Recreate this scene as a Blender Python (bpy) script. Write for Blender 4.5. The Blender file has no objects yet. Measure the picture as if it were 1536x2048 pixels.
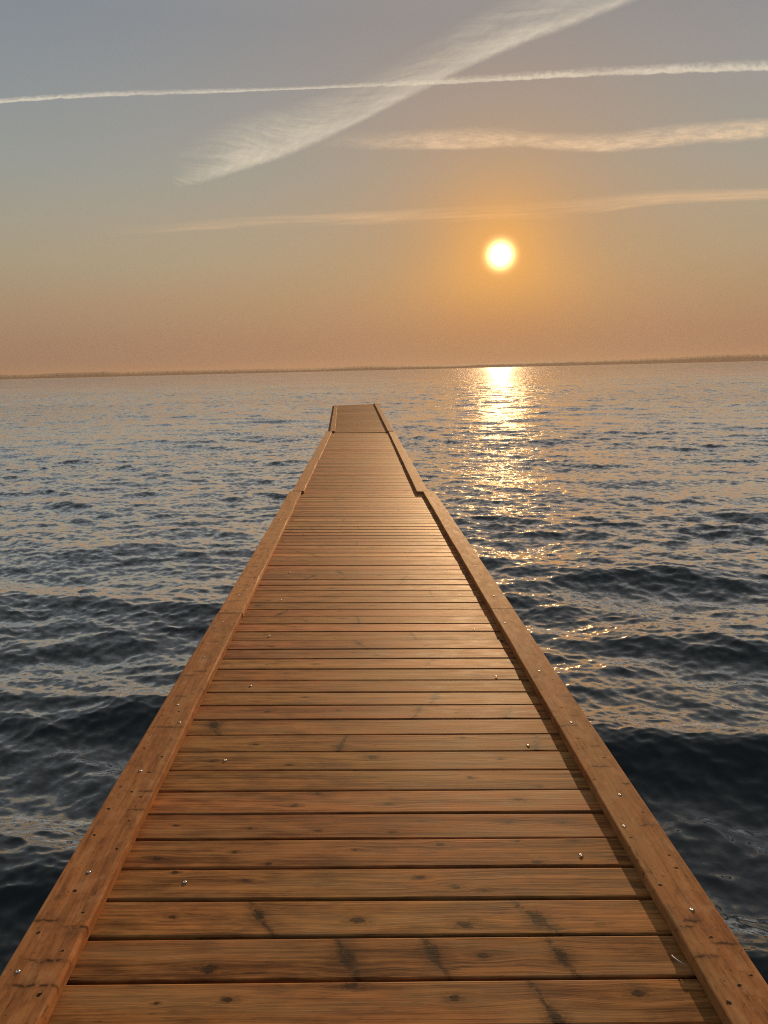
import bpy, math, random
import numpy as np
from mathutils import Vector, Matrix

random.seed(7); rng = np.random.default_rng(11)
sc = bpy.context.scene
COL = sc.collection
SUN = Vector((0.17886, 0.97466, 0.13434)).normalized()
EYE = 2.35                                   # camera height over the water (z = 0)

# ------------------------------------------------------------------ helpers
class NT:
    """small node-graph helper"""
    def __init__(s, tree):
        s.t = tree; s.n = tree.nodes; s.l = tree.links; s.n.clear()
    def add(s, typ, **kw):
        n = s.n.new(typ)
        for k, v in kw.items(): setattr(n, k, v)
        return n
    def put(s, sock, v):
        if v is None: return
        if isinstance(v, bpy.types.NodeSocket): s.l.new(v, sock)
        else: sock.default_value = v
    def m(s, op, a, b=None, c=None, clamp=False):
        n = s.add('ShaderNodeMath', operation=op, use_clamp=clamp)
        for i, v in enumerate((a, b, c)): s.put(n.inputs[i], v)
        return n.outputs[0]
    def vm(s, op, a, b=None, scale=None):
        n = s.add('ShaderNodeVectorMath', operation=op)
        s.put(n.inputs[0], a); s.put(n.inputs[1], b)
        if scale is not None: s.put(n.inputs['Scale'], scale)
        return n.outputs['Value'] if op in ('LENGTH', 'DOT_PRODUCT', 'DISTANCE') else n.outputs['Vector']
    def sep(s, v):
        n = s.add('ShaderNodeSeparateXYZ'); s.put(n.inputs[0], v); return n.outputs[0], n.outputs[1], n.outputs[2]
    def comb(s, x, y, z=0.0):
        n = s.add('ShaderNodeCombineXYZ')
        for i, v in enumerate((x, y, z)): s.put(n.inputs[i], v)
        return n.outputs[0]
    def mix(s, fac, a, b, blend='MIX'):
        n = s.add('ShaderNodeMix', data_type='RGBA', blend_type=blend)
        s.put(n.inputs['Factor'], fac)
        A = [i for i in n.inputs if i.name == 'A' and i.type == 'RGBA'][0]
        B = [i for i in n.inputs if i.name == 'B' and i.type == 'RGBA'][0]
        s.put(A, a if not isinstance(a, tuple) else (*a[:3], 1)); s.put(B, b if not isinstance(b, tuple) else (*b[:3], 1))
        return [o for o in n.outputs if o.type == 'RGBA'][0]
    def noise(s, vec, scale=1.0, detail=2.0, rough=0.5, dim='3D', color=False, dist=0.0, w=None):
        n = s.add('ShaderNodeTexNoise', noise_dimensions=dim)
        s.put(n.inputs['Vector'], vec)
        n.inputs['Scale'].default_value = scale; n.inputs['Detail'].default_value = detail
        n.inputs['Roughness'].default_value = rough; n.inputs['Distortion'].default_value = dist
        return n.outputs['Color'] if color else n.outputs['Fac']
    def ss(s, x, a, b, lo=0.0, hi=1.0):
        n = s.add('ShaderNodeMapRange', interpolation_type='SMOOTHSTEP')
        s.put(n.inputs[0], x); s.put(n.inputs[1], a); s.put(n.inputs[2], b); s.put(n.inputs[3], lo); s.put(n.inputs[4], hi)
        return n.outputs[0]
    def lin(s, x, a, b, lo=0.0, hi=1.0):
        n = s.add('ShaderNodeMapRange')
        s.put(n.inputs[0], x); s.put(n.inputs[1], a); s.put(n.inputs[2], b); s.put(n.inputs[3], lo); s.put(n.inputs[4], hi)
        return n.outputs[0]
    def ramp(s, fac, stops, interp='LINEAR'):
        n = s.add('ShaderNodeValToRGB'); n.color_ramp.interpolation = interp
        el = n.color_ramp.elements
        while len(el) > 1: el.remove(el[-1])
        el[0].position, el[0].color = stops[0][0], (*stops[0][1], 1)
        for p, c in stops[1:]:
            e = el.new(p); e.color = (*c, 1)
        s.put(n.inputs[0], fac); return n.outputs[0]

def material(name):
    m = bpy.data.materials.new(name); m.use_nodes = True
    t = NT(m.node_tree); out = t.add('ShaderNodeOutputMaterial')
    return m, t, out

def tag(o, label=None, cat=None, group=None, kind=None):
    if label: o['label'] = label
    if cat: o['category'] = cat
    if group: o['group'] = group
    if kind: o['kind'] = kind
    return o

def link(name, me, mats=(), parent=None):
    o = bpy.data.objects.new(name, me); COL.objects.link(o)
    for m in mats: me.materials.append(m)
    if parent: o.parent = parent
    return o

def numpy_mesh(name, verts, quads, smooth=True):
    me = bpy.data.meshes.new(name)
    me.vertices.add(len(verts)); me.vertices.foreach_set('co', np.asarray(verts, np.float32).ravel())
    q = np.asarray(quads, np.int32)
    me.loops.add(q.size); me.polygons.add(len(q))
    me.loops.foreach_set('vertex_index', q.ravel())
    me.polygons.foreach_set('loop_start', np.arange(0, q.size, 4, dtype=np.int32))
    if smooth: me.polygons.foreach_set('use_smooth', np.ones(len(q), bool))
    me.update(calc_edges=True); me.validate()
    return me

# ------------------------------------------------------------------ sky
world = bpy.data.worlds.new("World"); sc.world = world; world.use_nodes = True
def build_sky():
    t = NT(world.node_tree)
    out = t.add('ShaderNodeOutputWorld'); bg = t.add('ShaderNodeBackground')
    d = t.add('ShaderNodeTexCoord').outputs['Generated']
    d = t.vm('NORMALIZE', d)
    x, y, z = t.sep(d)
    elev = t.m('MULTIPLY', t.m('ARCSINE', z), 180 / math.pi)
    f = t.m('SQRT', t.m('DIVIDE', t.m('MAXIMUM', elev, 0.0), 90.0))
    p = lambda e: math.sqrt(e / 90)
    haze = t.ramp(f, [(0, (.325, .198, .130)), (p(1), (.35, .208, .132)), (p(2.4), (.39, .23, .139)), (p(5), (.43, .29, .172)),
                      (p(7.5), (.425, .34, .22)), (p(10), (.405, .350, .258)), (p(13.2), (.345, .345, .298)),
                      (p(17.5), (.300, .312, .307)), (p(22), (.254, .275, .294)), (p(33), (.320, .325, .322)),
                      (p(55), (.305, .318, .322)), (1, (.25, .268, .282))], 'LINEAR')
    # the side of the sky away from the sun is a little dimmer and cooler
    back = t.ss(t.vm('DOT_PRODUCT', d, Vector((SUN.x, SUN.y, 0)).normalized()), -0.6, 0.8)
    sky = t.mix(back, t.mix(1.0, haze, (.50, .56, .66), 'MULTIPLY'), haze)
    side = t.ss(t.vm('DOT_PRODUCT', d, SUN), 0.80, 0.975)
    sky = t.mix(side, t.mix(1.0, sky, (.90, .95, 1.0), 'MULTIPLY'), sky)
    # the aureole of forward-scattered light around the sun
    ang = t.m('MULTIPLY', t.m('ARCCOSINE', t.m('MINIMUM', t.vm('DOT_PRODUCT', d, SUN), 0.999999)), 180 / math.pi)
    def g(s, pw): return t.m('EXPONENT', t.m('MULTIPLY', t.m('POWER', t.m('DIVIDE', ang, s), pw), -1.0))
    wide = t.ss(elev, 3.0, 9.0, 5.6, 3.5)
    low = t.ss(elev, 0.0, 7.0, 0.72, 1.0)
    glow = t.mix(t.ss(elev, 1.0, 7.0), (.56, .232, .074), (.98, .465, .112))
    sky = t.mix(t.m('MULTIPLY', t.m('MULTIPLY', g(10.5, 1.3), low), .74), sky, (.64, .32, .112))
    sky = t.mix(t.m('MULTIPLY', g(wide, 1.5), .90), sky, glow)
    core = t.mix(1.0, (0, 0, 0), t.mix(g(.72, 2.4), (0, 0, 0), (8.0, 5.2, 2.1)), 'ADD')
    n = t.add('ShaderNodeMix', data_type='RGBA', blend_type='ADD'); n.inputs['Factor'].default_value = 1
    t.put([i for i in n.inputs if i.name == 'A' and i.type == 'RGBA'][0], sky)
    t.put([i for i in n.inputs if i.name == 'B' and i.type == 'RGBA'][0], core)
    t.put(bg.inputs['Color'], [o for o in n.outputs if o.type == 'RGBA'][0])
    bg.inputs['Strength'].default_value = 1.0
    t.l.new(bg.outputs[0], out.inputs['Surface'])
build_sky()

sun = bpy.data.lights.new('sun', 'SUN'); sun.energy = 5.0; sun.angle = math.radians(0.53); sun.color = (1.0, .62, .31)
so = bpy.data.objects.new('sun', sun); COL.objects.link(so)
so.rotation_euler = (-SUN).to_track_quat('-Z', 'Y').to_euler(); so.location = (20, 100, 60)

# ------------------------------------------------------------------ water
def ocean_tile(N, L, lo, hi, slope, wind, spread, seed):
    """one periodic patch of wind waves with wavelengths lo..hi metres, scaled to an rms slope"""
    r = np.random.default_rng(seed)
    k1 = np.fft.fftfreq(N, L / N) * 2 * np.pi
    kx, ky = np.meshgrid(k1, k1, indexing='ij'); k = np.hypot(kx, ky); k[0, 0] = 1e-6
    wl = 2 * np.pi / k
    band = 1 / (1 + (lo / np.maximum(wl, 1e-9)) ** 8) / (1 + (wl / hi) ** 8)
    c = (kx * wind[0] + ky * wind[1]) / k
    dirn = np.abs(c) ** spread * np.where(c > 0, 1.0, .35) + .06
    amp = k ** -2.0 * band * dirn; amp[0, 0] = 0
    H = amp * (r.normal(size=(N, N)) + 1j * r.normal(size=(N, N)))
    h = np.fft.ifft2(H); scale = None
    Hh = (H + np.conj(np.roll(H[::-1, ::-1], (1, 1), (0, 1)))) / 2
    h = np.fft.ifft2(Hh).real
    sx = np.fft.ifft2(1j * kx * Hh).real; sy = np.fft.ifft2(1j * ky * Hh).real
    q = slope / math.sqrt((sx ** 2 + sy ** 2).mean())
    dx = np.fft.ifft2(-1j * kx / k * Hh).real; dy = np.fft.ifft2(-1j * ky / k * Hh).real
    return np.stack([-dx * q, -dy * q, h * q], -1), L

def sample(tile, L, x, y):
    N = tile.shape[0]
    u = (x / L % 1) * N; v = (y / L % 1) * N
    i = np.floor(u).astype(int) % N; j = np.floor(v).astype(int) % N
    fu = (u - np.floor(u))[:, None]; fv = (v - np.floor(v))[:, None]
    i2 = (i + 1) % N; j2 = (j + 1) % N
    return (tile[i, j] * (1 - fu) * (1 - fv) + tile[i2, j] * fu * (1 - fv) + tile[i, j2] * (1 - fu) * fv + tile[i2, j2] * fu * fv)

def smooth(x, a, b):
    t = np.clip((x - a) / (b - a), 0, 1); return t * t * (3 - 2 * t)

FRES = 4.2
def build_water():
    STEP = .0038
    r1 = np.geomspace(1.5, 420, int(math.log(420 / 1.5) / STEP))
    r = np.concatenate([[.02, .4, .8, 1.15], r1, np.geomspace(430, 12000, 90)])
    a0 = math.radians(2)
    fine = np.radians(np.arange(-36, 36.01, .078)) + a0
    side = np.radians(np.linspace(36.5, 179.0, 95)); side2 = -side[::-1]
    ang = np.concatenate([side2 + a0, fine, side + a0])
    nr, na = len(r), len(ang)
    R, A = np.meshgrid(r, ang, indexing='ij'); R = R.ravel(); A = A.ravel()
    X = R * np.sin(A); Y = R * np.cos(A)
    sp = R * STEP
    off = np.abs((A - a0 + np.pi) % (2 * np.pi) - np.pi)
    sp = np.maximum(sp, np.where(off > math.radians(36.2), R * .026, 0))
    D = np.zeros((R.size, 3))
    W = np.array((-.287, -.958))
    gt, Lg = ocean_tile(256, 61, 5, 25, .1, W, 1.0, 21)
    gust = np.clip(1 + .28 * sample(gt, Lg, X, Y)[:, 2] / gt[..., 2].std(), .45, 1.6)
    for (N, L, lo, hi, sl, spd, f0, f1, sd) in ((512, 46, .95, 4.5, .080, 2.6, .30, .95, 3), (512, 10.3, .23, .95, .125, 1.5, .07, .24, 4), (512, 2.4, .05, .23, .165, .6, .024, .075, 5)):
        tile, L = ocean_tile(N, L, lo, hi, sl, W, spd, sd)
        D += sample(tile, L, X, Y) * ((1 - smooth(sp, f0, f1)) * (gust if lo < .5 else 1))[:, None]
    D[:, :2] *= .85
    # the swell that runs in along the jetty and steepens near the shore
    crest = np.array([-2.2, .6, 2.95, 4.85, 7.15, 9.65, 12.3, 15.2, 18.3, 21.6, 25., 28.6])
    wob, Lw = ocean_tile(256, 37, 5, 14, .12, W, 1.0, 9)
    ws = sample(wob, Lw, X, Y)[:, 2] / wob[..., 2].std()
    s = Y + .30 * X + .10 * ws
    ph = np.interp(s, crest, np.arange(len(crest)) * 2 * np.pi)
    lam = np.interp(s, crest, np.gradient(crest))
    am, La = ocean_tile(256, 23, 3, 11, .12, W, .5, 12)
    amp = np.clip(1 + .33 * sample(am, La, X, Y)[:, 2] / am[..., 2].std(), .3, 1.8)
    env = np.interp(s, [0, 4, 6, 9, 14, 24, 28], [.066, .080, .044, .022, .012, .006, 0])
    env = env * amp * (off < 2.6)
    D[:, 2] += env * (np.cos(ph) + .35 * np.cos(2 * ph + .5))
    push = env * 1.0 * np.sin(ph)
    D[:, 0] += push * W[0] * -1 * -1; D[:, 1] += push * W[1] * -1 * -1
    V = np.stack([X + D[:, 0], Y + D[:, 1], D[:, 2]], -1)
    idx = np.arange(nr * na).reshape(nr, na)
    a = idx[:-1, :-1]; b = idx[1:, :-1]; c = idx[1:, 1:]; d = idx[:-1, 1:]
    q = np.stack([a, d, c, b], -1).reshape(-1, 4)
    e = np.stack([idx[:-1, -1], idx[:-1, 0], idx[1:, 0], idx[1:, -1]], -1)
    q = np.concatenate([q, e])
    me = numpy_mesh('water', V, q)
    # facing up
    m, t, out = material('sea_water')
    b = t.add('ShaderNodeBsdfDiffuse'); gl = t.add('ShaderNodeBsdfGlossy')
    geo = t.add('ShaderNodeNewGeometry')
    P = geo.outputs['Position']; N = geo.outputs['Normal']
    px, py, pz = t.sep(P)
    flat = t.comb(px, py, 0.0)
    dist = t.vm('LENGTH', flat)
    # crests run across the wind, so the ripple pattern is stretched along them
    ca, sa = .958, .287
    u = t.m('SUBTRACT', t.m('MULTIPLY', px, ca), t.m('MULTIPLY', py, sa)); v = t.m('ADD', t.m('MULTIPLY', px, sa), t.m('MULTIPLY', py, ca))
    def slopes(scale, stretch, det):
        c = t.noise(t.comb(t.m('MULTIPLY', u, scale / stretch), t.m('MULTIPLY', v, scale), 0.0), 1.0, det, .55, color=True)
        return t.vm('SUBTRACT', c, (.5, .5, .5))
    s1 = t.vm('SCALE', slopes(.8, 1.8, 2), scale=t.ss(dist, 80, 260, 0.0, .80))
    s2 = t.vm('SCALE', slopes(3.2, 1.7, 2), scale=t.ss(dist, 18, 64, 0.0, .90))
    s3 = t.vm('SCALE', slopes(13., 1.5, 2), scale=t.ss(dist, 4, 15, 0.40, .75))
    s4 = t.vm('SCALE', slopes(38., 1.6, 2), scale=t.ss(dist, 3, 12, .25, .2))
    gust = t.ss(t.noise(flat, .06, 3, .5), .3, .7, .65, 1.3)
    sl = t.vm('SCALE', t.vm('ADD', t.vm('ADD', s1, s2), t.vm('ADD', s3, s4)), scale=gust)
    lx, ly, lz = t.sep(sl)
    lx = t.m('MULTIPLY', lx, 1.5)
    wx = t.m('ADD', t.m('MULTIPLY', lx, ca), t.m('MULTIPLY', ly, sa)); wy = t.m('SUBTRACT', t.m('MULTIPLY', ly, ca), t.m('MULTIPLY', lx, sa))
    nn = t.vm('NORMALIZE', t.vm('ADD', N, t.comb(wx, wy, 0.0)))
    t.put(b.inputs['Normal'], nn)
    murk = t.noise(flat, .45, 3, .5)
    t.put(b.inputs['Color'], t.mix(t.ss(murk, .4, .65), (.008, .011, .011), (.015, .017, .014)))
    t.put(gl.inputs['Normal'], nn); gl.inputs['Color'].default_value = (1, 1, 1, 1)
    t.put(gl.inputs['Roughness'], t.ss(dist, 3, 60, .025, .055))
    fr = t.add('ShaderNodeFresnel'); fr.inputs['IOR'].default_value = 1.333; t.put(fr.inputs['Normal'], nn)
    mx = t.add('ShaderNodeMixShader')
    F = fr.outputs[0]; F4 = t.m('SUBTRACT', 1.0, t.m('POWER', t.m('SUBTRACT', 1.0, F), FRES))
    t.put(mx.inputs[0], t.m('MULTIPLY', F4, t.m('MINIMUM', t.m('MULTIPLY_ADD', F, 3.2, .34), 1.0))); t.l.new(b.outputs[0], mx.inputs[1]); t.l.new(gl.outputs[0], mx.inputs[2])
    t.l.new(mx.outputs[0], out.inputs['Surface'])
    o = link('water', me, [m]); tag(o, kind='structure', label='rippled grey blue sea with a golden sun path'); o['category'] = 'sea'
    return o
build_water()

# ------------------------------------------------------------------ wood
def wood_material(name, dark, light, red, olive, rough=.5, spec=.1, ctr=0.0, pit=0.0):
    m, t, out = material(name)
    b = t.add('ShaderNodeBsdfPrincipled')
    G = t.add('ShaderNodeUVMap', uv_map='grain').outputs[0]
    K = t.add('ShaderNodeUVMap', uv_map='knot').outputs[0]
    S = t.add('ShaderNodeUVMap', uv_map='streak').outputs[0]
    at = t.add('ShaderNodeAttribute', attribute_name='tone')
    tr, tg, tb = t.sep(at.outputs['Color']); hole = at.outputs['Alpha']
    u, v, _ = t.sep(G); kx, ky, _ = t.sep(K); sx, sy, _ = t.sep(S)
    wv = t.m('MULTIPLY', tb, 37.0)
    # knots
    wob = t.vm('SCALE', t.vm('SUBTRACT', t.noise(t.comb(t.m('MULTIPLY', u, 70.), t.m('MULTIPLY', v, 90.), wv), 1, 4, .62, color=True), (.5, .5, .5)), scale=1.6)
    kd = t.vm('LENGTH', t.vm('ADD', t.comb(kx, ky, 0.0), wob))
    kn = t.vm('LENGTH', t.comb(t.m('MULTIPLY', kx, .55), ky, 0.0))
    near = t.m('EXPONENT', t.m('MULTIPLY', t.m('MULTIPLY', kn, kn), -.16))
    soft = t.m('SUBTRACT', 1.0, hole)
    # grain, bent round the knots
    v2 = t.m('SUBTRACT', v, t.m('MULTIPLY', t.m('MULTIPLY', t.m('MULTIPLY', ky, near), soft), .0085))
    v2 = t.m('ADD', v2, t.m('MULTIPLY', t.m('SUBTRACT', t.noise(t.comb(t.m('MULTIPLY', u, 1.6), t.m('MULTIPLY', v, 3.), wv), 1, 1, .5), .5), .035))
    coarse = t.noise(t.comb(t.m('MULTIPLY', u, 1.1), t.m('MULTIPLY', v2, 30.), wv), 1, 3, .6)
    fine = t.noise(t.comb(t.m('MULTIPLY', u, 4.), t.m('MULTIPLY', v2, 230.), wv), 1, 3, .65)
    ring = t.m('MULTIPLY_ADD', t.m('SINE', t.m('MULTIPLY_ADD', v2, 330., t.m('MULTIPLY', coarse, 9.))), .5, .5)
    mott = t.noise(t.comb(t.m('MULTIPLY', u, 7.5), t.m('MULTIPLY', v, 26.), wv), 1, 4, .62)
    g = t.m('ADD', t.m('ADD', t.m('MULTIPLY', coarse, .70), t.m('MULTIPLY', fine, .55)), t.m('ADD', t.m('MULTIPLY', ring, .10), t.m('MULTIPLY', mott, .75)))
    g = t.ss(g, .78 - ctr, 1.34 + ctr)
    col = t.mix(g, dark, light)
    hue = t.m('ADD', tg, t.m('MULTIPLY', t.m('SUBTRACT', t.noise(t.comb(t.m('MULTIPLY', u, 2.2), t.m('MULTIPLY', v, 6.), t.m('ADD', wv, 9.)), 1, 2, .5), .5), 1.5), clamp=True)
    tint = t.mix(hue, olive, red)
    col = t.mix(1.0, col, tint, 'MULTIPLY')
    col = t.mix(1.0, col, t.comb(tr, tr, tr), 'MULTIPLY')
    # short dark resin dashes and pores
    dash = t.ss(t.noise(t.comb(t.m('MULTIPLY', u, 13.), t.m('MULTIPLY', v2, 170.), t.m('ADD', wv, 4.)), 1, 1, .5), .64, .70)
    dash = t.m('MULTIPLY', dash, t.ss(mott, .40, .60, 1.0, .05))
    col = t.mix(t.m('MULTIPLY', dash, .72), col, (.045, .024, .011))
    if pit:
        sp = t.ss(t.noise(t.comb(t.m('MULTIPLY', u, 75.), t.m('MULTIPLY', v, 120.), t.m('ADD', wv, 2.)), 1, 2, .6), .655, .70)
        col = t.mix(t.m('MULTIPLY', sp, .75), col, (.035, .018, .009))
        wx = t.noise(t.comb(t.m('MULTIPLY', u, 14.), t.m('MULTIPLY', v, 24.), t.m('ADD', wv, 6.)), 1, 4, .65)
        col = t.mix(t.m('MULTIPLY', t.ss(wx, .50, .68), .45), col, (.62, .33, .15))
        col = t.mix(t.m('MULTIPLY', t.ss(wx, .46, .34), .40), col, (.13, .055, .026))
    # stained patches
    st = t.ss(t.noise(t.comb(t.m('MULTIPLY', u, 5.), t.m('MULTIPLY', v, 14.), t.m('ADD', wv, 17.)), 1, 4, .6), .60, .72)
    col = t.mix(t.m('MULTIPLY', st, .42), col, (.070, .040, .028))
    # pale sapwood areas
    pale = t.ss(t.noise(t.comb(t.m('MULTIPLY', u, 1.7), t.m('MULTIPLY', v, 9.), t.m('ADD', wv, 23.)), 1, 3, .6), .48, .72)
    col = t.mix(t.m('MULTIPLY', pale, .40), col, (.50, .285, .115))
    # knot halo, ring and heart
    hk = t.vm('LENGTH', t.vm('ADD', t.comb(t.m('MULTIPLY', kx, .45), t.m('MULTIPLY', ky, .75), 0.0), wob))
    halo = t.m('MULTIPLY', t.m('EXPONENT', t.m('MULTIPLY', t.m('MULTIPLY', hk, hk), -1.3)), soft)
    col = t.mix(t.m('MULTIPLY', halo, t.ss(mott, .35, .65, .55, 1.0)), col, t.mix(1.0, col, (.27, .27, .25), 'MULTIPLY'))
    hd = t.ss(t.noise(t.comb(t.m('MULTIPLY', u, 55.), t.m('MULTIPLY', v2, 240.), t.m('ADD', wv, 31.)), 1, 2, .6), .52, .62)
    col = t.mix(t.m('MULTIPLY', t.m('MULTIPLY', hd, halo), .8), col, (.022, .014, .008))
    heart = t.ss(kd, .60, .80, 1.0, 0.0)
    col = t.mix(t.m('MULTIPLY', heart, t.lin(hole, 0, 1, .82, .97)), col, t.mix(hole, t.mix(mott, (.016, .010, .006), (.075, .034, .014)), (.010, .006, .004)))
    ringm = t.m('MULTIPLY', t.m('MULTIPLY', t.ss(kd, .55, .75), t.ss(kd, .85, 1.15, 1.0, 0.0)), soft)
    ringm = t.m('MULTIPLY', ringm, t.ss(fine, .35, .6))
    col = t.mix(t.m('MULTIPLY', ringm, .85), col, (.014, .010, .007))
    # spike knots and saw marks running across the board
    sw = t.m('ADD', sx, t.m('MULTIPLY', t.m('SUBTRACT', t.noise(t.comb(t.m('MULTIPLY', v, 45.), wv, sy), 1, 2, .5), .5), 3.2))
    s4 = t.m('POWER', t.m('ABSOLUTE', sy), 4.0)
    stm = t.m('MULTIPLY', t.m('EXPONENT', t.m('MULTIPLY', t.m('ADD', t.m('MULTIPLY', sw, sw), s4), -1.0)), t.ss(t.noise(t.comb(t.m('MULTIPLY', u, 60.), t.m('MULTIPLY', v, 50.), wv), 1, 2, .5), .36, .52))
    sth = t.m('EXPONENT', t.m('MULTIPLY', t.m('ADD', t.m('MULTIPLY', t.m('MULTIPLY', sw, sw), .07), s4), -1.0))
    col = t.mix(t.m('MULTIPLY', sth, .20), col, (.070, .04, .02))
    col = t.mix(t.m('MULTIPLY', stm, .85), col, (.022, .013, .008))
    t.put(b.inputs['Base Color'], col)
    t.put(b.inputs['Roughness'], t.m('ADD', rough - .12, t.m('MULTIPLY', mott, .26)))
    b.inputs['Specular IOR Level'].default_value = spec
    bump = t.add('ShaderNodeBump'); bump.inputs['Strength'].default_value = .5; bump.inputs['Distance'].default_value = .0016
    hgt = t.m('SUBTRACT', t.m('ADD', t.m('MULTIPLY', fine, .7), t.m('MULTIPLY', coarse, .8)), t.m('ADD', t.m('MULTIPLY', heart, t.m('MULTIPLY', hole, 2.5)), t.m('MULTIPLY', stm, .15)))
    t.put(bump.inputs['Height'], hgt); t.put(b.inputs['Normal'], bump.outputs[0])
    t.l.new(b.outputs[0], out.inputs['Surface'])
    return m
DECKWOOD = wood_material('deck_pine', (.165, .064, .021), (.59, .266, .092), (1.08, .82, .75), (.93, .95, .80), .62, .06)
EDGEWOOD = wood_material('edge_pine', (.235, .098, .036), (.60, .285, .112), (1.05, .84, .76), (1.0, .98, .84), .74, .07, .20, 1.0)
def plain(name, colr, rough, metal=0.0):
    m, t, out = material(name); b = t.add('ShaderNodeBsdfPrincipled')
    n = t.noise(t.add('ShaderNodeTexCoord').outputs['Object'], 40, 3, .6)
    t.put(b.inputs['Base Color'], t.mix(n, tuple(c * .7 for c in colr), tuple(min(1, c * 1.2) for c in colr)))
    b.inputs['Roughness'].default_value = rough; b.inputs['Metallic'].default_value = metal
    t.l.new(b.outputs[0], out.inputs['Surface']); return m
BEAMWOOD = plain('beam_pine', (.17, .10, .05), .75)
STEEL = plain('screw_steel', (.66, .65, .63), .42, 1.0)
RECESS_SHADE = plain('screw_recess_shade', (.012, .009, .007), .9)  # near-black paint for the shade inside a sunken screw hole

class Wood:
    """collects board faces with grain / knot / streak coordinates and a tone per corner"""
    def __init__(s): s.v = []; s.f = []; s.g = []; s.k = []; s.s = []; s.c = []
    def vert(s, p): s.v.append(tuple(p)); return len(s.v) - 1
    def face(s, ids, g, k, st, c):
        s.f.append(ids); s.g += g; s.k += k; s.s += st; s.c += [c] * len(ids)
    def build(s, name, mat, parent, smooth=False):
        me = bpy.data.meshes.new(name); me.from_pydata(s.v, [], s.f)
        for nm, dat in (('grain', s.g), ('knot', s.k), ('streak', s.s)):
            me.uv_layers.new(name=nm).data.foreach_set('uv', np.array(dat, np.float32).ravel())
        a = me.color_attributes.new('tone', 'FLOAT_COLOR', 'CORNER'); a.data.foreach_set('color', np.array(s.c, np.float32).ravel())
        me.update(); return link(name, me, [mat], parent)
FAR = (99.0, 99.0)

# the three decks: left and right inner deck corners at the near and the far end
SEC = [dict(L0=(-.773, -3.30, .9047), L1=(-.773, 9.985, .775), R0=(.813, -3.34, .8667), R1=(.813, 9.945, .737), base=1.717),
       dict(L0=(-.748, 9.988, .777), L1=(-.710, 20.235, .759), R0=(.733, 9.948, .739), R1=(.769, 20.205, .724), base=10.05),
       dict(L0=(-.662, 20.238, .762), L1=(-.838, 30.06, 1.030), R0=(.757, 20.208, .735), R1=(.614, 30.03, 1.058), base=20.31)]
for S_ in SEC:
    for k_ in ('L0', 'L1', 'R0', 'R1'): S_[k_] = Vector(S_[k_])
    S_['len'] = (S_['L1'] - S_['L0']).length
    S_['n'] = ((S_['R0'] - S_['L0']).cross(S_['L1'] - S_['L0'])).normalized()
def at(S_, a, y, h=0.0):
    """a: metres right of the left inner deck edge, y: metres along the section"""
    t = y / S_['len']; l = S_['L0'].lerp(S_['L1'], t); r = S_['R0'].lerp(S_['R1'], t)
    d = r - l
    return l + d.normalized() * a + S_['n'] * h
def width(S_, y):
    t = y / S_['len']; return (S_['R0'].lerp(S_['R1'], t) - S_['L0'].lerp(S_['L1'], t)).length

KN = [(-0.412, 1.84, 2.2, 1), (-0.426, 1.759, 1.6, 0), (-0.071, 1.79, 2, 1), (-0.057, 1.704, 1.3, 0), (-0.359, 1.656, 0.9, 0), (-0.533, 1.648, 0.5, 0), (-0.384, 2.106, 1, 0), (-0.376, 2.06, 0.9, 0), (-0.604, 2.155, 0.8, 0), (-0.053, 2.257, 0.8, 0), (-0.323, 2.19, 0.8, 0), (-0.675, 2.218, 1, 0), (-0.439, 2.251, 0.7, 0), (-0.176, 2.365, 0.6, 0), (-0.408, 2.379, 0.6, 0), (-0.661, 2.399, 0.6, 0), (-0.268, 2.52, 1, 0), (-0.188, 2.602, 1, 0), (-0.31, 2.811, 0.9, 0), (0.016, 2.869, 1.5, 0), (-0.619, 2.842, 0.8, 0), (-0.117, 2.96, 1.2, 1), (-0.47, 2.985, 1, 0), (-0.672, 3.165, 2.2, 1), (-0.455, 3.301, 1, 0), (-0.137, 3.317, 1, 0), (-0.295, 3.464, 1.1, 0), (-0.045, 1.93, 1.6, 0), (-0.322, 1.953, 1.3, 1), (-0.566, 1.947, 0.9, 0), (0.463, 1.927, 2, 1), (0.254, 1.911, 1.6, 0), (0.153, 1.81, 1.8, 1), (0.288, 1.796, 1.2, 0), (0.492, 1.789, 1.6, 1), (0.649, 1.663, 1.3, 0), (0.194, 1.655, 1.2, 0), (0.43, 1.575, 1.6, 1), (0.144, 2.117, 1, 0), (0.246, 2.073, 1, 0), (0.334, 2.054, 0.6, 0), (0.223, 2.283, 0.9, 0), (0.522, 2.179, 1, 0), (0.478, 2.317, 0.8, 0), (0.665, 2.311, 1, 0), (0.653, 2.409, 1.1, 0), (0.471, 2.415, 1.2, 0), (0.07, 2.354, 0.8, 0), (0.068, 2.525, 1, 0), (0.534, 2.55, 1.3, 0), (0.629, 2.645, 1.2, 0), (0.383, 2.71, 1.1, 0), (0.525, 2.852, 0.9, 0), (0.687, 2.941, 1.4, 1), (0.397, 3.033, 1, 0), (0.629, 3.238, 1.5, 1), (0.408, 3.283, 0.8, 0), (0.24, 3.332, 1.2, 1), (0.327, 3.466, 1.6, 1), (0.568, 3.732, 1.4, 0)]
# tones of the nearest boards, nearest first: (brightness, redness), own tone plus foreground shading painted in
NEAR = {-1: (.86, .30), 0: (.84, .36), 1: (.95, .05), 2: (.88, .15), 3: (.92, .45), 4: (.80, .62), 5: (.93, .55), 6: (.93, .12), 7: (.98, .10), 8: (.95, .15),
        9: (.95, .32), 10: (.78, .95), 11: (1.0, .15), 12: (.94, .3), 13: (.98, .25), 14: (1.06, .2), 15: (.76, .9), 16: (.90, .8), 17: (1.05, .2)}
GAP = .0115

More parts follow.
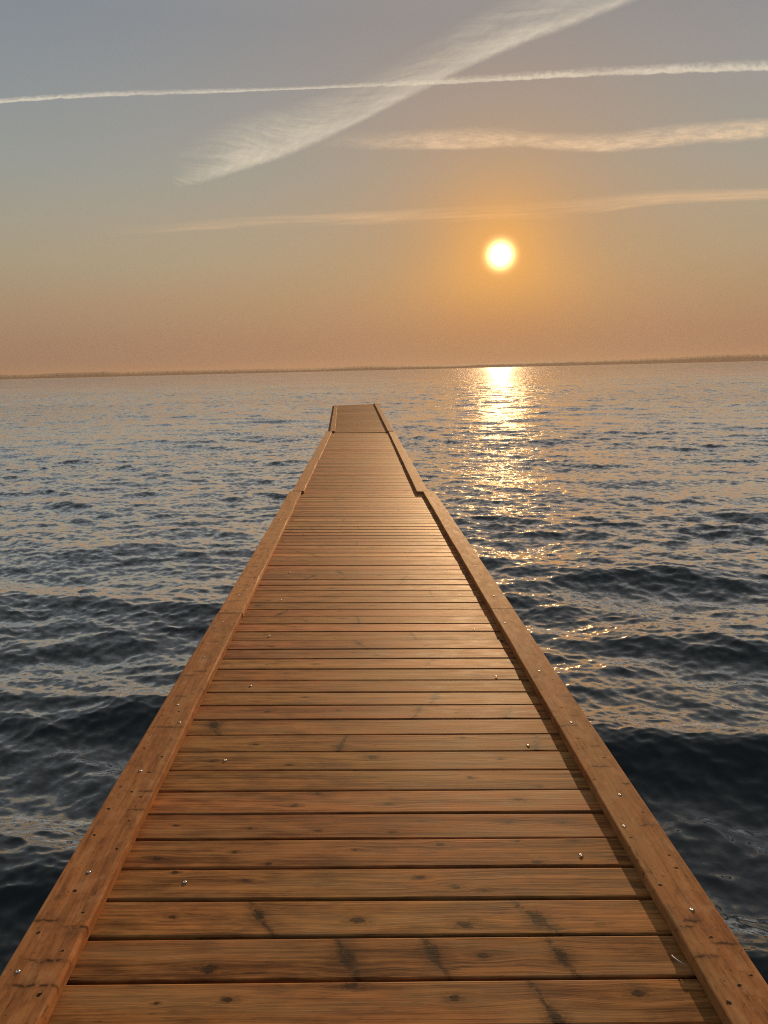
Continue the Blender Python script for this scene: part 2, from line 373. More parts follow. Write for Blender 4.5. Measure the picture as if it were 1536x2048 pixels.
pier = bpy.data.objects.new('pier', None); COL.objects.link(pier); pier.location = (0.02, 0, 0)
tag(pier, 'long narrow pier of brown pine planks with raised edge boards running out over the sea', 'pier')
inv = Matrix.Translation(-pier.location)

def build_deck(si):
    S_ = SEC[si]; w = Wood()
    y0w = S_['L0'].y
    if si == 0:
        PITCH = (S_['len'] + y0w - S_['base']) / 55; first = S_['base'] - y0w
        nback = int(first / PITCH); y = first - nback * PITCH; i = -nback
    else:
        PITCH = S_['len'] / round(S_['len'] / .15); y = 0.0; i = 0
    over_l, over_r = .158, .142
    while y + PITCH < S_['len'] + .01:
        yc = y + PITCH / 2; hw = (PITCH - GAP) / 2 + random.uniform(-.0022, .0016)
        if si == 0 and i in NEAR: tone, hue = NEAR[i]
        else: tone, hue = random.gauss(1.0, .17), min(1, max(0, random.gauss(.55, .36)))
        rnd = random.random(); uoff = random.uniform(0, 60); voff = random.uniform(-5, 5)
        dz = random.uniform(-.0012, .0012); sk = random.uniform(-.004, .004); tl = random.uniform(-.0012, .0012)
        W = width(S_, yc); a0 = -over_l + random.uniform(-.004, .002); a1 = W + over_r + random.uniform(-.002, .004)
        # knots of this board in board coordinates
        kn = []
        if si == 0 and 1.5 < yc + y0w < 3.8:
            for (kx, ky, ks, sm) in KN:
                if abs(ky - (yc + y0w)) < PITCH / 2 + .002:
                    kn.append((kx + .773, max(-.055, min(.055, ky - yc - y0w)), ks, sm))
        else:
            a = a0 + random.uniform(.02, .5)
            while a < a1:
                kn.append((a, random.uniform(-.055, .055), random.choice((.4, .45, .5, .6, .7, .8, 1, 1.3, 2.0)), int(random.random() < .2)))
                a += random.uniform(.08, .5)
        kn.sort(); ks2 = []
        for k in kn:
            if not ks2 or k[0] - ks2[-1][0] > .035: ks2.append(k)
        cuts = [a0]
        cells = []
        for n_, k in enumerate(ks2):
            lo = max(cuts[-1], k[0] - .16 if n_ == 0 else max((ks2[n_ - 1][0] + k[0]) / 2, k[0] - .16))
            hi = min(a1, k[0] + .16 if n_ == len(ks2) - 1 else min((ks2[n_ + 1][0] + k[0]) / 2, k[0] + .16))
            if lo > cuts[-1] + 1e-5: cells.append((cuts[-1], lo, None)); cuts.append(lo)
            cells.append((cuts[-1], hi, k)); cuts.append(hi)
        if cuts[-1] < a1 - 1e-5: cells.append((cuts[-1], a1, None)); cuts.append(a1)
        prof = [(-hw, -.045), (-hw, -.0035), (-hw + .0012, -.001), (-hw + .004, 0), (hw - .004, 0), (hw - .0012, -.001), (hw, -.0035), (hw, -.045)]
        def vv(p): return p[0] + (p[1] if p[0] < 0 else -p[1])
        rows = []; lean = random.uniform(-70, 70)
        for c_ in cuts:
            f_ = (c_ - a0) / (a1 - a0) - .5
            row = []
            for p in prof:
                q = at(S_, c_, yc + p[0] + sk * 2 * f_, p[1] + dz + tl * p[0] / hw)
                row.append(w.vert(inv @ q))
            rows.append(row)
        for ci, (lo, hi, k) in enumerate(cells):
            for j in range(len(prof)):
                j2 = (j + 1) % len(prof)
                ids = (rows[ci][j], rows[ci + 1][j], rows[ci + 1][j2], rows[ci][j2])
                va, vb = vv(prof[j]), vv(prof[j2])
                g_ = [(lo + uoff, va + voff), (hi + uoff, va + voff), (hi + uoff, vb + voff), (lo + uoff, vb + voff)]
                if k and 0 < j < len(prof) - 2:
                    ax = .0102 * k[2] * (1.25 if not k[3] else 1.0); ay = .0088 * k[2] * (1.0 if not k[3] else 1.9)
                    kk = [((U - k[0]) / ax, (V_ - k[1]) / ay) for U, V_ in ((lo, va), (hi, va), (hi, vb), (lo, vb))]
                else: kk = [FAR] * 4
                ss_ = [FAR] * 4
                if k and k[3]: ss_ = [((U - k[0]) / (.006 + .003 * k[2]) + (V_ - k[1]) * lean, V_ / .085) for U, V_ in ((lo, va), (hi, va), (hi, vb), (lo, vb))]
                w.face(ids, g_, kk, ss_, (tone, hue, rnd, 0.0))
        for row, rev in ((rows[0], False), (rows[-1], True)):
            ids = tuple(row if not rev else row[::-1])
            w.face(ids, [(uoff + p[0], voff + p[1]) for p in prof], [FAR] * 8, [FAR] * 8, (tone * .8, hue, rnd, 0.0))
        y += PITCH; i += 1
    return w.build('deck', DECKWOOD, pier)

HL = [(-0.9, 2.587), (-0.851, 2.553), (-0.81, 2.518), (-0.899, 2.442), (-0.808, 2.37), (-0.896, 2.288), (-0.801, 2.214), (-0.86, 2.012), (-0.803, 1.922), (-0.895, 1.842), (-0.806, 1.773), (-0.806, 1.632), (-0.803, 2.953), (-0.897, 2.883), (-0.807, 2.812), (-0.825, 2.691), (-0.897, 3.182), (-0.837, 3.224), (-0.893, 3.492), (-0.884, 4.094), (-0.803, 4.275), (-0.788, 4.469), (-0.81, 3.716), (-0.818, 3.417)]
HR = [(0.927, 2.407), (0.836, 2.261), (0.922, 2.168), (0.918, 2.106), (0.838, 2.025), (0.89, 1.81), (0.931, 1.679), (0.886, 1.647), (0.836, 1.594), (0.919, 4.091), (0.824, 3.952), (0.916, 3.881), (0.827, 3.811), (0.915, 3.585), (0.825, 3.507), (0.829, 3.455), (0.887, 3.394), (0.923, 3.359), (0.872, 3.256), (0.826, 3.218), (0.827, 3.068), (0.862, 2.954), (0.835, 2.861), (0.919, 2.791), (0.829, 2.625)]
TL = [(-0.887, 1.889, .04), (-0.797, 1.863, .04), (-0.83, 1.742, .06), (-0.83, 1.66, .075), (-0.8, 2.555, .03), (-0.802, 2.435, .03), (-0.845, 3.07, .07), (-0.867, 3.392, .03), (-0.878, 3.648, .04), (-0.84, 3.70, .04), (-0.925, 3.026, .03), (-0.847, 4.145, .035), (-0.811, 4.36, .04), (-0.85, 4.67, .085)]
TR = [(0.91, 2.33, .03), (0.866, 1.874, .025), (0.837, 1.851, .03), (0.925, 1.789, .04), (0.845, 1.743, .035), (0.818, 2.089, .02), (0.837, 3.611, .035), (0.921, 3.376, .035), (0.91, 3.171, .025), (0.86, 3.076, .05), (0.911, 2.886, .02), (0.878, 2.721, .035), (0.933, 2.596, .02)]

def edge_board(si, side, ya, yb, wid, hgt=.037, traced=False, tone=1.0, hue=.5, shift=0.0, wane=.0, zup=0.0):
    """a board lying flat along one edge of the deck; ya..yb in world metres"""
    S_ = SEC[si]; w = Wood(); y0 = S_['L0'].y
    n = max(2, int((yb - ya) / .05)); ys = [ya + (yb - ya) * i / n for i in range(n + 1)]
    rnd = random.random(); uoff = random.uniform(0, 50); voff = random.uniform(-5, 5)
    holes = HL if side < 0 else HR; streaks = TL if side < 0 else TR
    X0 = -.773 if side < 0 else .813
    e = .005
    acr = [0, .0015, e, wid / 3, 2 * wid / 3, wid - e, wid - .0015, wid]; hts = [-.0045, -.0012, 0, 0, 0, 0, -.0012, -.0045]
    prof = [(0, -hgt + .001)] + [(a, h) for a, h in zip(acr, hts)] + [(wid, -hgt + .001)]
    np_ = len(prof)
    ph = [random.uniform(0, 6) for _ in range(6)]
    def wav(y, k): return .5 * math.sin(y * 3.1 + ph[k]) + .3 * math.sin(y * 8.3 + ph[k + 1]) + .35 * max(0, math.sin(y * 17 + ph[k + 2])) ** 3
    rows = []
    for y in ys:
        W = width(S_, y - y0); row = []
        for j, (a, h) in enumerate(prof):
            aa = a; hh = h
            if j in (1, 2, 3): aa += wane * max(0, wav(y, 0)) * (.5, .9, 1.3)[j - 1]; hh -= wane * max(0, wav(y, 0)) * (1.2, .5, 0)[j - 1]
            if j in (0, np_ - 1): pass
            off = (-aa - shift) if side < 0 else (W + aa + shift)
            row.append(w.vert(inv @ at(S_, off, y - y0, hgt + hh + zup)))
        rows.append(row)
    # streak cells along the board
    if traced: stl = sorted([(y, a, hwid) for a, y, hwid in streaks if ya <= y <= yb])
    else: stl = []
    y = (4.8 if traced else ya) + random.uniform(.05, .4)
    while y < yb:
        stl.append((y, X0 + side * random.uniform(.03, wid - .03), random.uniform(.02, .07))); y += random.uniform(.08, .45)
    stl.sort()
    for i in range(n):
        lo, hi = ys[i], ys[i + 1]; mid = (lo + hi) / 2
        st = min(stl, key=lambda q: abs(q[0] - mid)) if stl else None
        for j in range(np_):
            j2 = (j + 1) % np_
            ids = (rows[i][j], rows[i + 1][j], rows[i + 1][j2], rows[i][j2])
            if side < 0: ids = ids[::-1]
            cum = [prof[0][0] - hgt] + [p[0] for p in prof[1:-1]] + [wid + hgt]
            va, vb = cum[j], cum[j2]
            corners = [(lo, va), (hi, va), (hi, vb), (lo, vb)]
            if side < 0: corners = corners[::-1]
            g_ = [(U + uoff, V_ + voff) for U, V_ in corners]
            kk = [FAR] * 4; hole = 0.0
            if 3 <= j <= 5:
                best = None
                if traced and 1.55 < mid < 4.6:
                    for hx, hy in holes:
                        hv = (hx - X0) * side
                        if lo <= hy < hi and va - .001 <= hv <= vb + .001: best = (hy, hv, random.uniform(.0045, .0065))
                elif random.random() < (.30 if side < 0 else .2):
                    best = (random.uniform(lo + .008, hi - .008), random.uniform(va + .006, vb - .006), random.uniform(.003, .006))
                if best:
                    rr = best[2] / .7; hole = 1.0
                    kk = [((U - best[0]) / rr, (V_ - best[1]) / rr) for U, V_ in corners]
            ss_ = [FAR] * 4
            if st and abs(st[0] - mid) < .12:
                sv = (st[1] - X0) * side
                ss_ = [((U - st[0]) / .0052, (V_ - sv) / st[2]) for U, V_ in corners]
            w.face(ids, g_, kk, ss_, (tone, hue, rnd, hole))
    for row, rev in ((rows[0], side > 0), (rows[-1], side < 0)):
        ids = tuple(row[::-1] if rev else row)
        w.face(ids, [(uoff + p[0], voff + p[1]) for p in prof], [FAR] * np_, [FAR] * np_, (tone * .6, hue, rnd, 0.0))
    return w.build('edge_board', EDGEWOOD, pier)

decks = [build_deck(i) for i in range(3)]
EB = {}
for key, args in {
    'l1': (0, -1, -3.2, 4.685, .157, .038, True, .98, .55, 0.0, .006),
    'l2': (0, -1, 4.693, 8.66, .155, .037, False, 1.3, .30, -.003, .007),  # from here the left boards' tone is raised, painting in sun glints
    'l3': (0, -1, 8.668, 9.98, .155, .037, False, 1.25, .45, 0.004, .007),
    'r1': (0, 1, -3.2, 4.76, .145, .037, True, .95, .42, 0.0, .002),
    'r2': (0, 1, 4.766, 9.95, .147, .037, False, 1.06, .35, 0.0, .003),
    'l4': (1, -1, 10.0, 13.6, .15, .037, False, 1.22, .5, 0.0, .007),
    'l5': (1, -1, 13.607, 17.3, .15, .037, False, 1.1, .35, -.004, .006),
    'l6': (1, -1, 17.306, 20.22, .15, .037, False, 1.08, .25, 0.0, .006),
    'r3': (1, 1, 9.962, 15.8, .15, .037, False, 1.06, .25, 0.0, .003),
    'r4': (1, 1, 15.806, 20.20, .15, .037, False, .96, .5, 0.0, .003),
    'l7': (2, -1, 20.26, 25.1, .13, .037, False, .98, .3, -.03, .004),
    'l8': (2, -1, 25.106, 30.05, .12, .037, False, .98, .35, -.03, .003),
    'r5': (2, 1, 20.23, 30.02, .145, .037, False, 1.0, .35, 0.0, .003)}.items():
    EB[key] = edge_board(*args)

def screw_mesh():
    v = []; f = []; mi = []
    def ring(r, z, n=14): 
        b = len(v)
        r *= .82
        for i in range(n): v.append((r * math.cos(2 * math.pi * i / n), r * math.sin(2 * math.pi * i / n) + (.0018 if r > .007 else 0), z))  # dark outer ring pushed to the far side as a painted crescent of shade
        return b
    prof = [(.0092, .0003), (.0090, .0007), (.0068, .0008), (.0066, .0010), (.0052, .0017), (.0024, .0020), (.0021, .0014), (.0005, .0013)]
    rs = [ring(*p) for p in prof]
    for k in range(len(rs) - 1):
        for i in range(14):
            j = (i + 1) % 14; f.append((rs[k] + i, rs[k] + j, rs[k + 1] + j, rs[k + 1] + i)); mi.append(1 if k < 2 or k > 4 else 0)
    f.append(tuple(rs[-1] + i for i in range(14))); mi.append(1)
    me = bpy.data.meshes.new('screw_head'); me.from_pydata(v, [], f)
    me.materials.append(STEEL); me.materials.append(RECESS_SHADE); me.polygons.foreach_set('material_index', mi)
    me.polygons.foreach_set('use_smooth', [True] * len(f)); me.update(); return me
SCREW = screw_mesh()
def screw(parent, si, a, yw, h):
    S_ = SEC[si]; o = bpy.data.objects.new('screw_head', SCREW); COL.objects.link(o); o.parent = parent
    p = inv @ at(S_, a, yw - S_['L0'].y, h)
    o.matrix_local = Matrix.Translation(p) @ S_['n'].rotation_difference(Vector((0, 0, 1))).inverted().to_matrix().to_4x4() @ Matrix.Rotation(random.uniform(-.08, .12), 4, 'X') @ Matrix.Rotation(random.uniform(-.1, .1), 4, 'Y')
for k in range(8):
    yl = 2.099 + .75 * k; yr = 2.222 + .745 * k
    screw(decks[0], 0, .773 - .572 + random.uniform(-.01, .01), yl, .0012); screw(decks[0], 0, .773 + .667 + random.uniform(-.006, .006), yr, .0012)
for x_, y_ in [(-0.849, 2.097), (-0.861, 2.7), (-0.86, 3.296), (-0.809, 3.114), (-0.891, 1.705), (-.86, 3.9), (-.86, 4.5)]: screw(EB['l1'], 0, x_ + .773, y_, .038)
for x_, y_ in [(0.888, 2.518), (0.887, 1.918), (0.876, 3.101), (0.875, 3.69), (0.837, 2.324), (0.85, 4.468)]: screw(EB['r1'], 0, x_ + .773, y_, .037)
for k in range(6): screw(EB['r2'], 0, .773 + .883, 5.05 + .85 * k, .037); 
for k in range(4): screw(EB['l2'], 0, -.085, 5.1 + .95 * k, .037)

def box_mesh(name, cx, cy, cz, sx, sy, sz, mat, parent, bev=.006):
    import bmesh
    bm = bmesh.new(); bmesh.ops.create_cube(bm, size=1)
    bmesh.ops.scale(bm, vec=(sx, sy, sz), verts=bm.verts); bmesh.ops.bevel(bm, geom=bm.edges[:], offset=bev, segments=2, affect='EDGES')
    bmesh.ops.translate(bm, vec=inv @ Vector((cx, cy, cz)), verts=bm.verts)
    me = bpy.data.meshes.new(name); bm.to_mesh(me); bm.free(); return link(name, me, [mat], parent)
# the carrying beams and posts under the deck
for si, S_ in enumerate(SEC):
    for side in (-1, 1):
        w0 = -.11 if side < 0 else width(S_, 0) + .095
        o = Wood(); ids = []
        for yy in (.03, S_['len'] - .03):
            for da in (-.03, .03):
                for h in (-.047, -.195): ids.append(o.vert(inv @ at(S_, w0 + da, yy, h)))
        for q in ((0, 1, 3, 2), (4, 6, 7, 5), (0, 4, 5, 1), (2, 3, 7, 6), (0, 2, 6, 4), (1, 5, 7, 3)):
            o.face(tuple(ids[i] for i in q), [(0, 0), (1, 0), (1, .1), (0, .1)], [FAR] * 4, [FAR] * 4, (.7, .4, .3, 0.0))
        o.build('beam', BEAMWOOD, pier)
    for yy in (.5, S_['len'] * .5, S_['len'] - .5):
        for side in (-1, 1):
            p = at(S_, (-.02 if side < 0 else width(S_, yy) + .0), yy, -.05)
            top = p.z; box_mesh('post', p.x, p.y, (top - 2.6) / 2, .11, .11, top + 2.6, BEAMWOOD, pier)

# small white curl lying on the deck by the right edge board
def build_feather():
    m, t, out = material('white_down'); b = t.add('ShaderNodeBsdfPrincipled')
    n = t.noise(t.add('ShaderNodeTexCoord').outputs['Object'], 300, 2, .5)
    t.put(b.inputs['Base Color'], t.mix(n, (.62, .60, .57), (.82, .80, .77))); b.inputs['Roughness'].default_value = .7
    t.l.new(b.outputs[0], out.inputs['Surface'])
    v = []; f = []; n_ = 22
    for i in range(n_ + 1):
        s = i / n_; a = 2.55 + 2.35 * s
        c = Vector((.015 * math.cos(a) , .023 * math.sin(a), .004 + .007 * math.sin(s * 3.14)))
        wd = .0030 * math.sin(math.pi * min(1, .12 + .86 * s)) ** .7 + .0004; nrm = Vector((math.cos(a), math.sin(a), .5)).normalized()
        jag = .0012 * math.sin(i * 2.7)
        for p in (c - nrm * (wd + jag), c + Vector((0, 0, .0016)), c + nrm * (wd - jag), c - Vector((0, 0, .0012))): v.append(p)
    for i in range(n_):
        for j in range(4): f.append((i * 4 + j, i * 4 + (j + 1) % 4, i * 4 + 4 + (j + 1) % 4, i * 4 + 4 + j))
    f.append((0, 3, 2, 1)); f.append((n_ * 4, n_ * 4 + 1, n_ * 4 + 2, n_ * 4 + 3))
    me = bpy.data.meshes.new('feather'); me.from_pydata(v, [], f); me.polygons.foreach_set('use_smooth', [True] * len(f)); me.update()
    o = link('feather', me, [m]); o.location = at(SEC[0], .773 + .795, 1.775 + 3.30, .001); o.rotation_euler = (0, 0, .15)
    tag(o, 'tiny curled white feather lying on the planks against the right edge board', 'feather')
build_feather()

# ------------------------------------------------------------------ far shore
def build_shore():
    land = [(-70, .30), (-40, .34), (-24.22, .30), (-22.42, .25), (-20.05, .34), (-18.6, .33), (-17.52, .37), (-17.0, .30), (-16.04, .27), (-12, .30), (-9.53, .28), (-2.71, .26), (-0.52, .33), (1.97, .34), (4.96, .30), (6.78, .29), (12.52, .32), (16.01, .32), (19.92, .35), (23.91, .44), (28.04, .48), (45, .40), (75, .3)]
    az = np.arange(-70, 75, .06); el = np.interp(az, [p[0] for p in land], [p[1] for p in land])
    nz = sum(np.interp(az, np.arange(-71, 76, st), rng.normal(size=len(np.arange(-71, 76, st)))) * am for st, am in ((1.7, .014), (.5, .009), (.14, .004)))
    el = el * .93 + nz
    D0 = 7000; V = []; Q = []
    for j, (dd, hf) in enumerate(((0, -.01), (30, .25), (160, .62), (420, 1.0), (900, .8), (1500, -.02))):
        d = D0 + dd
        h = np.tan(np.radians(el)) * (D0 + 420) * hf + (EYE if hf > .9 else 0) + (rng.normal(size=az.size) * 1.2 if 0 < hf else 0)
        V.append(np.stack([d * np.sin(np.radians(az)), d * np.cos(np.radians(az)), h], -1))
    n = az.size; V = np.concatenate(V); idx = np.arange(6 * n).reshape(6, n)
    q = np.stack([idx[:-1, :-1], idx[:-1, 1:], idx[1:, 1:], idx[1:, :-1]], -1).reshape(-1, 4)
    me = numpy_mesh('hills', V, q)
    m, t, out = material('far_woods'); b = t.add('ShaderNodeBsdfPrincipled')
    n_ = t.noise(t.add('ShaderNodeNewGeometry').outputs['Position'], .012, 4, .6)
    t.put(b.inputs['Base Color'], t.mix(t.ss(n_, .4, .6), (.060, .062, .045), (.12, .105, .075))); b.inputs['Roughness'].default_value = .95
    t.l.new(b.outputs[0], out.inputs['Surface'])
    o = link('hills', me, [m]); tag(o, 'low hazy wooded shore along the horizon', 'far shore', kind='structure')
build_shore()

# ------------------------------------------------------------------ clouds and contrails (kilometres up, lit from behind by the sun)
def cloud_material(name, fn, colr=(.62, .80, 1.0)):
    m, t, out = material(name)
    tr = t.add('ShaderNodeBsdfTransparent'); tl = t.add('ShaderNodeBsdfTranslucent'); tl.inputs['Color'].default_value = (*colr, 1)
    up = t.comb(SUN.x, SUN.y, SUN.z)
    mx = t.add('ShaderNodeMixShader')
    u, v, _ = t.sep(t.add('ShaderNodeUVMap', uv_map='along').outputs[0])
    t.put(mx.inputs[0], fn(t, u, v)); t.l.new(tr.outputs[0], mx.inputs[1]); t.l.new(tl.outputs[0], mx.inputs[2])
    t.l.new(mx.outputs[0], out.inputs['Surface']); return m
def cloud(name, top, bot, alt, mat, label, cat, group=None):
    az = np.array([p[0] for p in top]); 
    a = np.linspace(az[0], az[-1], 260)
    et = np.interp(a, az, [p[1] for p in top]); eb = np.interp(a, [p[0] for p in bot], [p[1] for p in bot])
    def box(x, k=9):
        return np.convolve(np.pad(x, k, 'edge'), np.ones(2 * k + 1) / (2 * k + 1), 'valid')
    et, eb = box(et), box(eb)
    mid = (et + eb) / 2; dist = alt / np.sin(np.radians(mid)); nv = 13
    V = []; U = []; run = np.concatenate([[0], np.cumsum(np.radians(np.diff(a)) * dist[1:])]) / 1000
    for layer in (1, -1):
        for k in range(nv):
            tt = k / (nv - 1); e = np.radians(eb + (et - eb) * tt); bulge = layer * .16 * math.sqrt(max(0, tt * (1 - tt)) * 4) * np.radians(et - eb) * dist
            d = dist + bulge
            V.append(np.stack([d * np.cos(e) * np.sin(np.radians(a)), d * np.cos(e) * np.cos(np.radians(a)), d * np.sin(e) + EYE], -1))
            U.append(np.stack([run, np.full(a.size, tt)], -1))
    n = a.size; V = np.concatenate(V); U = np.concatenate(U)
    idx = np.arange(2 * nv * n).reshape(2, nv, n); Q = []
    for l in (0, 1):
        i_ = idx[l]; q = np.stack([i_[:-1, :-1], i_[:-1, 1:], i_[1:, 1:], i_[1:, :-1]], -1).reshape(-1, 4); Q.append(q if l else q[:, ::-1])
    me = numpy_mesh(name, V, np.concatenate(Q))
    li = np.zeros(len(me.loops), np.int32); me.loops.foreach_get('vertex_index', li)
    me.uv_layers.new(name='along').data.foreach_set('uv', U[li].astype(np.float32).ravel())
    o = link(name, me, [mat]); tag(o, label, cat, group); return o

def env(t, v, a, b, c, d): return t.m('MULTIPLY', t.ss(v, a, b), t.ss(v, c, d, 1.0, 0.0))
def thin_fn(t, u, v):
    ed = t.m('MULTIPLY', t.m('SUBTRACT', t.noise(t.comb(t.m('MULTIPLY', u, 1.7), t.m('MULTIPLY', v, 1.3), 1.0), 1, 5, .68), .5), .62)
    v2 = t.m('ADD', v, ed)
    body = env(t, v2, .02, .22, .45, .98)
    tex = t.noise(t.comb(t.m('MULTIPLY', u, 5.), t.m('MULTIPLY', v, 2.6), 5.0), 1, 4, .65)
    core = env(t, v2, .05, .25, .30, .62)
    lowf = t.ss(t.noise(t.comb(u, 0.0, 6.0), .16, 2, .5), .35, .65, .55, 1.1)
    return t.m('MULTIPLY', t.m('MULTIPLY', t.m('ADD', t.m('MULTIPLY', body, t.ss(tex, .25, .75, .04, .20)), t.m('MULTIPLY', core, .13)), lowf), env(t, v, 0, .06, .94, 1.0))
def wide_fn(t, u, v):
    # fall streaks: sharp lower edge, ragged fingers on the upper side
    sh = t.m('ADD', t.m('ADD', u, t.m('MULTIPLY', v, 4.6)), t.m('MULTIPLY', t.noise(t.comb(t.m('MULTIPLY', u, .5), v, 9.0), 1, 2, .5), 1.2))
    fing = t.noise(t.comb(t.m('MULTIPLY', sh, 2.3), t.m('MULTIPLY', v, 1.6), 2.0), 1, 5, .66)
    big = t.noise(t.comb(t.m('MULTIPLY', u, .30), t.m('MULTIPLY', v, 1.6), 7.0), 1, 4, .6)
    fine = t.noise(t.comb(t.m('MULTIPLY', u, 3.0), t.m('MULTIPLY', v, 10.0), 3.0), 1, 5, .7)
    base = t.m('MULTIPLY', t.ss(t.m('ADD', v, t.m('MULTIPLY', t.m('SUBTRACT', fine, .5), .08)), .02, .17), t.m('POWER', t.m('SUBTRACT', 1.0, t.m('MINIMUM', v, 1.0)), 1.2))
    fw = t.ss(v, .05, .55, .25, 1.0)
    tex = t.m('ADD', t.m('MULTIPLY', t.ss(fing, .30, .74, .10, .36), fw), t.m('MULTIPLY', t.m('SUBTRACT', 1.0, fw), .34))
    a = t.m('MULTIPLY', base, t.m('MULTIPLY', t.m('ADD', tex, t.m('MULTIPLY', t.ss(fine, .35, .7), .10)), t.ss(big, .28, .62, .55, 1.15)))
    return t.m('MULTIPLY', t.m('MULTIPLY', a, t.ss(t.m('ADD', u, t.m('MULTIPLY', fing, 2.5)), 1.0, 4.5)), t.ss(v, .90, 1.0, 1.0, 0.0))
def mid_fn(t, u, v):
    big = t.noise(t.comb(t.m('MULTIPLY', u, .20), t.m('MULTIPLY', v, 1.3), 4.0), 1, 5, .62)
    fine = t.noise(t.comb(t.m('MULTIPLY', u, 1.6), t.m('MULTIPLY', v, 6.0), 4.5), 1, 4, .65)
    v2 = t.m('ADD', v, t.m('MULTIPLY', t.m('SUBTRACT', big, .5), .55))
    b = env(t, v2, .06, .28, .40, .95)
    a = t.m('MULTIPLY', b, t.m('ADD', t.ss(big, .25, .7, .02, .14), t.m('MULTIPLY', t.ss(fine, .35, .7), .13)))
    return t.m('MULTIPLY', t.m('MULTIPLY', a, t.ss(u, 0., 7.0)), env(t, v, 0, .1, .88, 1.0))
def low_fn(t, u, v):
    big = t.noise(t.comb(t.m('MULTIPLY', u, .07), t.m('MULTIPLY', v, 2.0), 8.0), 1, 5, .62)
    v2 = t.m('ADD', v, t.m('MULTIPLY', t.m('SUBTRACT', big, .5), .8))
    b = env(t, v2, .15, .45, .5, .85)
    return t.m('MULTIPLY', t.m('MULTIPLY', t.m('MULTIPLY', b, t.ss(big, .35, .72, .0, .12)), t.ss(u, 0., 14.)), env(t, v, 0, .15, .85, 1.0))
THINt = [(-26.64, 16.10), (-22.46, 16.88), (-19.22, 17.42), (-16.0, 17.86), (-12.35, 18.16), (-8.74, 18.37), (-5.39, 18.48), (-1.98, 18.62), (1.46, 18.83), (4.89, 18.93), (7.96, 18.96), (11.32, 18.90), (14.62, 18.86), (18.45, 18.67), (23.04, 18.32), (26.96, 17.84), (31.38, 17.2)]
THINb = [(-26.67, 15.76), (-22.49, 16.53), (-19.25, 17.03), (-16.03, 17.44), (-12.37, 17.75), (-8.76, 18.02), (-5.39, 18.24), (-1.98, 18.37), (1.45, 18.45), (4.88, 18.38), (7.96, 18.42), (11.33, 18.34), (14.63, 18.24), (18.48, 17.98), (23.07, 17.58), (27.01, 17.07), (31.43, 16.4)]
WIDEt = [(-12.3, 14.61), (-10.22, 16.01), (-7.83, 16.95), (-4.75, 17.59), (-2.0, 18.24), (1.47, 19.44), (5.26, 20.99), (8.64, 22.5), (12.27, 23.6), (16.09, 24.6), (19.76, 25.5), (23.26, 26.3), (30, 27.8)]
WIDEb = [(-12.49, 12.04), (-10.47, 12.4), (-8.06, 13.22), (-4.94, 14.02), (-2.12, 15.09), (1.39, 16.55), (5.22, 18.04), (8.64, 19.33), (12.3, 20.3), (16.16, 21.1), (19.86, 21.9), (23.37, 22.6), (30, 23.8)]
MIDt = [(-3.47, 15.99), (-0.01, 16.12), (3.46, 16.06), (6.91, 16.17), (9.65, 16.03), (12.36, 15.62), (15.02, 15.3), (17.62, 15.08), (20.15, 15.17), (23.2, 15.26), (26.13, 15.11), (28.93, 14.85), (36, 14.4)]
MIDb = [(-3.53, 14.64), (-0.06, 14.58), (3.43, 14.5), (6.9, 14.41), (9.65, 14.33), (12.37, 14.17), (15.05, 13.74), (17.67, 13.52), (20.21, 13.58), (23.28, 13.48), (26.22, 13.27), (29.04, 13.04), (36, 12.5)]
LOWt = [(-18.75, 9.82), (-13.95, 10.23), (-8.9, 10.9), (-3.69, 11.3), (1.59, 11.43), (6.87, 11.4), (10.35, 11.34), (13.76, 11.4), (17.08, 11.64), (20.29, 11.68), (23.4, 11.39), (27.41, 11.11), (30.57, 10.88), (38, 10.4)]
LOWb = [(-18.8, 9.1), (-14.0, 9.21), (-8.96, 9.47), (-3.75, 9.61), (1.56, 9.73), (6.86, 9.8), (10.36, 9.81), (13.78, 9.63), (17.12, 9.67), (20.34, 10.01), (23.44, 9.89), (27.46, 9.69), (30.64, 9.42), (38, 9.1)]
cloud('contrail', THINt, THINb, 9800, cloud_material('thin_contrail_ice', thin_fn), 'thin bright contrail drawn nearly level across the whole upper sky', 'contrail', 'contrails')
cloud('contrail', WIDEt, WIDEb, 9000, cloud_material('wide_contrail_ice', wide_fn), 'broad feathery contrail slanting up to the top edge of the sky', 'contrail', 'contrails')
cloud('cirrus_cloud', MIDt, MIDb, 8600, cloud_material('cirrus_ice', mid_fn, (.78, .80, .80)), 'soft wavy cirrus band above the sun, under the thin contrail', 'cloud', 'cirrus clouds')
cloud('cirrus_cloud', LOWt, LOWb, 8200, cloud_material('low_cirrus_ice', low_fn, (.92, .80, .62)), 'faint veil of cirrus just over the sun, lowest of the clouds', 'cloud', 'cirrus clouds')

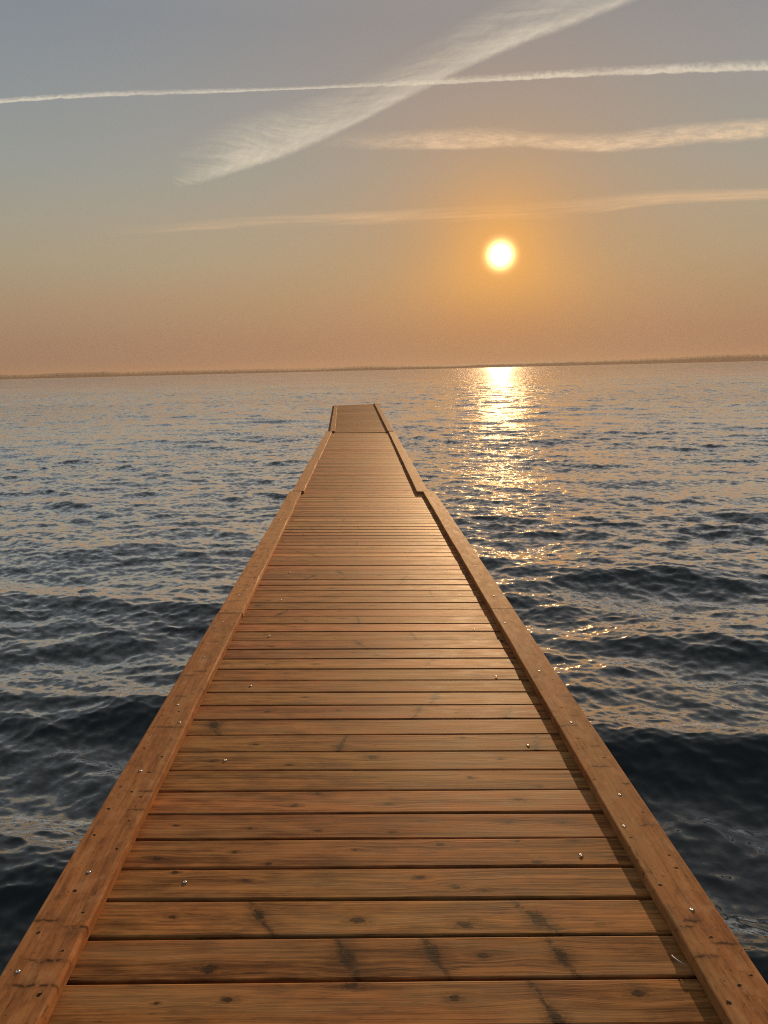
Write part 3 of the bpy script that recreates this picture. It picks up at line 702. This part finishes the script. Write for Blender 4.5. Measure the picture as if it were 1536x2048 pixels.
# ------------------------------------------------------------------ air
def build_haze():
    import bmesh
    bm = bmesh.new(); bmesh.ops.create_cube(bm, size=1)
    bmesh.ops.scale(bm, vec=(26000, 26000, 104), verts=bm.verts); bmesh.ops.translate(bm, vec=(0, 0, 48), verts=bm.verts)
    me = bpy.data.meshes.new('haze'); bm.to_mesh(me); bm.free()
    m, t, out = material('sea_haze'); v = t.add('ShaderNodeVolumePrincipled')
    v.inputs['Color'].default_value = (.50, .41, .35, 1); v.inputs['Density'].default_value = HAZE; v.inputs['Anisotropy'].default_value = .3
    t.l.new(v.outputs[0], out.inputs['Volume'])
    o = link('haze', me, [m]); tag(o, 'thin warm haze over the sea', kind='stuff')
HAZE = .00009
build_haze()

# ------------------------------------------------------------------ camera and render settings
cam = bpy.data.cameras.new('camera'); co = bpy.data.objects.new('camera', cam); COL.objects.link(co)
cam.sensor_fit = 'VERTICAL'; cam.sensor_height = 36; cam.sensor_width = 27; cam.lens = 36 * 1538 / 2048
cam.clip_start = .05; cam.clip_end = 250000
th, rr, psi = math.radians(10.477), math.radians(1.38), math.radians(1.7076)
c = Vector((math.sin(psi) * math.cos(th), math.cos(psi) * math.cos(th), -math.sin(th)))
r0 = Vector((math.cos(psi), -math.sin(psi), 0)); u0 = r0.cross(c)
R_ = math.cos(rr) * r0 - math.sin(rr) * u0; U_ = math.sin(rr) * r0 + math.cos(rr) * u0
co.matrix_world = Matrix(((R_.x, U_.x, -c.x, 0), (R_.y, U_.y, -c.y, 0), (R_.z, U_.z, -c.z, EYE), (0, 0, 0, 1)))
sc.camera = co
vs = sc.view_settings; vs.view_transform = 'Standard'; vs.look = 'None'; vs.gamma = 1; vs.use_curve_mapping = False; vs.exposure = 0
cy = sc.cycles
cy.use_denoising = False; cy.filter_width = 1.15; cy.max_bounces = 6; cy.transparent_max_bounces = 24; cy.volume_bounces = 0; cy.glossy_bounces = 3; cy.diffuse_bounces = 3
cy.sample_clamp_direct = 5.5; cy.sample_clamp_indirect = 4.0; cy.caustics_reflective = False; cy.caustics_refractive = False
